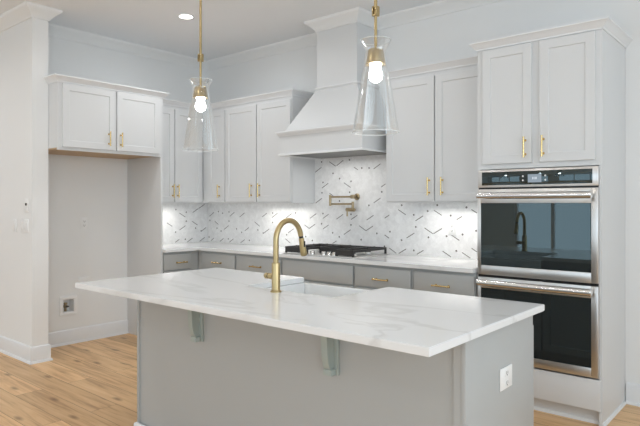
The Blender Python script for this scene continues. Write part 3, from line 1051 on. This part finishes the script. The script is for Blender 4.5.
MB().tube([(-0.066, yp_, -0.122), (-0.070, yp_, -0.135), (-0.070, yp_, -0.160), (-0.070, yp_, -0.185)], 0.0075).build('spout', M['brass_dark'], pot)

# ------------------------------------------------------------------ island
IX0, IX1, IY0, IY1 = 2.305, 4.583, -2.773, -1.752
IZ0, IZ1 = 0.884, 0.914
SX0, SX1, SY0 = 3.137, 3.752, -2.215
isl = thing('kitchen_island', 'grey painted kitchen island base under the white slab', 'kitchen island', (3.47, -2.1, 0))
ox, oyy = 3.47, -2.1
BX0, BX1, BY0, BY1 = 2.399 - ox, 4.54 - ox, -2.425 - oyy, -1.776 - oyy
mb = MB()
k = 0.019
mb.box(BX0 + k, BY0 + 0.0, 0.0, BX1 - k, BY0 + k, IZ0 - 0.001)
mb.build('back_panel', M['grey'], isl)
MB().box(BX1 - k, BY0 - 0.012, 0, BX1, BY1, IZ0 - 0.001, 0.0015).build('end_panel', M['grey'], isl)
MB().box(BX0, BY0 - 0.012, 0, BX0 + k, BY1, IZ0 - 0.001, 0.0015).build('end_panel', M['grey'], isl)
mb = MB()
mb.box(BX1 - k - 0.030, BY0 - 0.010, 0.019, BX1 - k - 0.0005, BY0 - 0.0005, IZ0 - 0.001)
mb.build('corner_stile', M['grey'], isl)
MB().box(BX0 + k, BY1 - 0.075, 0.0, BX1 - k, BY1 - 0.060, 0.10).build('toe_kick', M['grey'], isl)
MB().box(BX0 + k, BY0 + k, 0.10, BX1 - k, BY1, 0.118).build('bottom_shelf', M['grey'], isl)
mb = MB()
SLX0, SLX1 = SX0 - 0.012 - ox, SX1 + 0.012 - ox
mb.box(BX0 + k, BY1 - k, 0.118, SLX0 - 0.002, BY1, IZ0 - 0.001).box(SLX1 + 0.002, BY1 - k, 0.118, BX1 - k, BY1, IZ0 - 0.001)
mb.box(SLX0 - 0.002, BY1 - k, 0.118, SLX1 + 0.002, BY1, 0.640)
mb.build('front_frame', M['grey'], isl)


def rear_front(u0, u1, z0, z1):
    b_ = MB().door(-u1, z0, -u0, z1, -BY1 - 0.001).build('door', M['grey'], isl)
    b_.rotation_euler = (0, 0, math.pi)
    # the door was laid out facing -y and turned round to face the cooktop
    return b_


for u0, u1, z0, z1 in ((BX0 + 0.02, SLX0 - 0.01, 0.12, 0.865), (SLX0 + 0.004, -0.025 + (SLX0 + SLX1) / 2 + 0.022, 0.12, 0.63), ((SLX0 + SLX1) / 2 + 0.003, SLX1 - 0.004, 0.12, 0.63), (SLX1 + 0.01, BX1 - 0.004, 0.12, 0.815)):
    rear_front(u0, u1, z0, z1)
MB().sweep([(BX0, BY1), (BX0, BY0 - 0.012), (BX1, BY0 - 0.012), (BX1, BY1)], [(0, 0), (0.014, 0), (0.014, 0.036), (0.010, 0.044), (0.003, 0.048), (0, 0.048)]).build('base_moulding', M['trim'], isl)


def corbel(xr):
    """bracket against the back panel: wide plate, slim curved web with raised rim, foot block; xr is the plate's right edge"""
    y = BY0 - 0.0005
    top = IZ0 - 0.002
    xc = xr - 0.030
    c = MB().box(xc - 0.030, y - 0.014, 0.628, xc + 0.030, y, top, 0.0015).build('corbel', M['corbel'], isl)
    f = y - 0.0145
    curve = [(f - 0.062, top), (f - 0.062, 0.845), (f - 0.058, 0.815), (f - 0.055, 0.780), (f - 0.053, 0.745), (f - 0.051, 0.715), (f - 0.046, 0.688), (f - 0.038, 0.668), (f - 0.030, 0.657)]
    MB().prism([(f, top), (f, 0.657)] + [(u + 0.004, v) for u, v in curve[::-1]], 'x', xc - 0.010, xc + 0.010).build('web', M['corbel'], c)
    rim = MB()
    inner = [(u + 0.0095, v) for u, v in curve]
    rim.prism(curve + inner[::-1], 'x', xc - 0.0165, xc + 0.0165)
    rim.build('curved_rim', M['corbel'], c)
    MB().box(xc - 0.022, f - 0.034, 0.630, xc + 0.022, f - 0.0005, 0.656, 0.002).build('foot_block', M['corbel'], c)
    return c


corbel(3.026 - ox)
corbel(3.951 - ox)

# island slab with the notch for the apron-front sink
poly = [(IX0, IY0), (IX1, IY0), (IX1, IY1), (SX1, IY1), (SX1, SY0), (SX0, SY0), (SX0, IY1), (IX0, IY1)]
mb = MB().prism(poly, 'z', IZ0, IZ1)
bmesh.ops.recalc_face_normals(mb.bm, faces=mb.bm.faces[:])
bmesh.ops.bevel(mb.bm, geom=[e for e in mb.bm.edges if all(v.co.z > IZ1 - 1e-4 for v in e.verts) or all(v.co.z < IZ0 + 1e-4 for v in e.verts)], offset=0.0025, segments=2, affect='EDGES')
tag(mb.build('island_countertop', M['quartz']), 'large white veined quartz slab on top of the grey island', 'countertop')

# apron-front sink
sink = thing('apron_sink', 'white apron-front sink set into the far side of the island', 'sink', ((SX0 + SX1) / 2, -1.98, 0.645))
sw = (SX1 - SX0) / 2 + 0.010
sy0, sy1 = SY0 - 0.010 + 1.98, -1.740 + 1.98
sz = IZ0 - 0.0008 - 0.645
mb = MB()
tt = 0.028
mb.box(-sw, sy1 - tt, 0, sw, sy1, sz, 0.006)
mb.box(-sw, sy0, 0, sw, sy0 + tt, sz, 0.003)
mb.box(-sw, sy0 + tt, 0, -sw + tt, sy1 - tt, sz, 0.003).box(sw - tt, sy0 + tt, 0, sw, sy1 - tt, sz, 0.003)
mb.box(-sw + tt, sy0 + tt, 0, sw - tt, sy1 - tt, 0.022)
mb.build('basin', M['fireclay'], sink)
MB().lathe([(0.045, 0.0222), (0.043, 0.0245), (0.030, 0.0235), (0.001, 0.0235)], (0, 0, 0)).build('drain', M['chrome'], sink)

# ------------------------------------------------------------------ island faucet
fau = thing('kitchen_faucet', 'tall brushed-brass gooseneck faucet standing on the island beside the sink', 'faucet', (3.418, -2.276, IZ1))
MB().lathe([(0.001, 0.0003), (0.029, 0.0003), (0.029, 0.005), (0.0245, 0.009), (0.022, 0.010)], seg=36).build('base_ring', M['brass'], fau)
MB().lathe([(0.0220, 0.010), (0.0220, 0.145), (0.0210, 0.148), (0.013, 0.150)], seg=36).build('faucet_body', M['brass'], fau)
R = 0.094
path = [(0, 0, 0.148), (0, 0, 0.18), (0, 0, 0.22), (0, 0, 0.262)]
for i in range(1, 21):
    a = math.pi * i / 20 * 0.91
    path.append((0, R - R * math.cos(a), 0.262 + R * math.sin(a) * 1.06))
path.append((0, path[-1][1] + 0.0035, path[-1][2] - 0.012))
MB().tube(path, 0.0142, 20).build('gooseneck', M['brass'], fau)
e = Vector(path[-1])
dr = Vector((0, 0.24, -1)).normalized()
MB().tube([e, e + dr * 0.012], 0.0115, 20).build('collar', M['black'], fau)
sp = [e + dr * q for q in (0.012, 0.020, 0.045, 0.080, 0.104, 0.108)]
hd = MB().tube(sp, [0.0135, 0.0145, 0.0158, 0.0178, 0.0182, 0.0165], 24).build('spray_head', M['brass'], fau)
MB().cyl(sp[-1], sp[-1] + dr * 0.002, 0.014, seg=20).build('nozzle', M['black'], hd)
hb = sp[2] + Vector((0.0165, 0, 0))
MB().box(hb.x - 0.002, hb.y - 0.005, hb.z - 0.016, hb.x + 0.0022, hb.y + 0.005, hb.z + 0.016, 0.0015).build('spray_button', M['black'], hd)
h = MB()
h.cyl((-0.0190, 0, 0.078), (-0.048, 0, 0.078), 0.0155)
h.cyl((-0.054, 0, 0.078), (-0.072, 0, 0.078), 0.0155).cyl((-0.072, 0, 0.078), (-0.080, 0, 0.078), 0.0155, 0.011)
hh = h.build('handle', M['brass'], fau)
MB().cyl((-0.0482, 0, 0.078), (-0.0538, 0, 0.078), 0.0140).build('handle_ring', M['black'], hh)

# ------------------------------------------------------------------ pendants over the island
GZ = 1.677


def pendant(x, y, label):
    t = thing('pendant_light', label, 'pendant light', (x, y, GZ), 0, 'glass pendants over the island')
    top = ZC - GZ
    MB().lathe([(0.001, top - 0.026), (0.050, top - 0.026), (0.060, top - 0.020), (0.062, top - 0.001), (0.001, top - 0.001)]).build('canopy', M['brass'], t)
    MB().cyl((0, 0, 0.542), (0, 0, top - 0.026), 0.0072, seg=16).cyl((0, 0, 0.352), (0, 0, 0.530), 0.0064, seg=16).build('rod', M['brass'], t)
    MB().box(-0.0125, -0.0125, 0.510, 0.0125, 0.0125, 0.517, 0.001).box(-0.0125, -0.0125, 0.547, 0.0125, 0.0125, 0.554, 0.001)\
        .box(-0.0125, -0.0125, 0.517, -0.007, 0.0125, 0.547, 0.0005).box(0.007, -0.0125, 0.517, 0.0125, 0.0125, 0.547, 0.0005).build('swivel_joint', M['brass'], t)
    MB().lathe([(0.0065, 0.366), (0.029, 0.366), (0.033, 0.361), (0.0445, 0.302), (0.0445, 0.298), (0.032, 0.298), (0.012, 0.302)]).build('socket_cap', M['brass'], t)
    MB().sphere((0, 0, 0.252), 0.030, 28, (1, 1, 1.1)).cyl((0, 0, 0.276), (0, 0, 0.302), 0.020, 0.026, 20).build('bulb', M['bulb'], t)
    g = 0.0022
    out = [(0.1035, 0.0), (0.1025, 0.004), (0.094, 0.060), (0.0795, 0.150), (0.065, 0.235), (0.0535, 0.292), (0.0500, 0.322), (0.0475, 0.342), (0.0470, 0.354), (0.0490, 0.366), (0.0680, 0.402)]
    inn = [(r - g, z) for r, z in out]
    gs = MB().lathe(out + inn[::-1], seg=56, close=True).build('glass_shade', M['glass'], t)
    for r, z in ((0.1034, -0.0015), (0.0672, 0.4035)):
        MB().lathe([(r - 0.0028, z - 0.001), (r, z - 0.001), (r + 0.0006, z), (r, z + 0.0012), (r - 0.0028, z + 0.0012)], seg=56, close=True).build('glass_rim', M['glass_edge'], gs)
    return t


pendant(2.797, -2.270, 'clear glass pendant with brass rod over the left half of the island')
pendant(4.030, -2.270, 'clear glass pendant with brass rod in front of the range hood side')

# ------------------------------------------------------------------ recessed ceiling lamp in view
can = thing('recessed_light', 'round lit recessed light in the ceiling near the left corner', 'ceiling light', (1.225, -1.216, ZC - 0.010))
MB().lathe([(0.060, 0.002), (0.078, 0.0), (0.080, 0.004), (0.080, 0.0095), (0.060, 0.0095)], close=True).build('trim_ring', M['trim'], can)
MB().lathe([(0.001, 0.003), (0.0598, 0.003), (0.0598, 0.008), (0.001, 0.008)]).build('diffuser', M['lamp'], can)
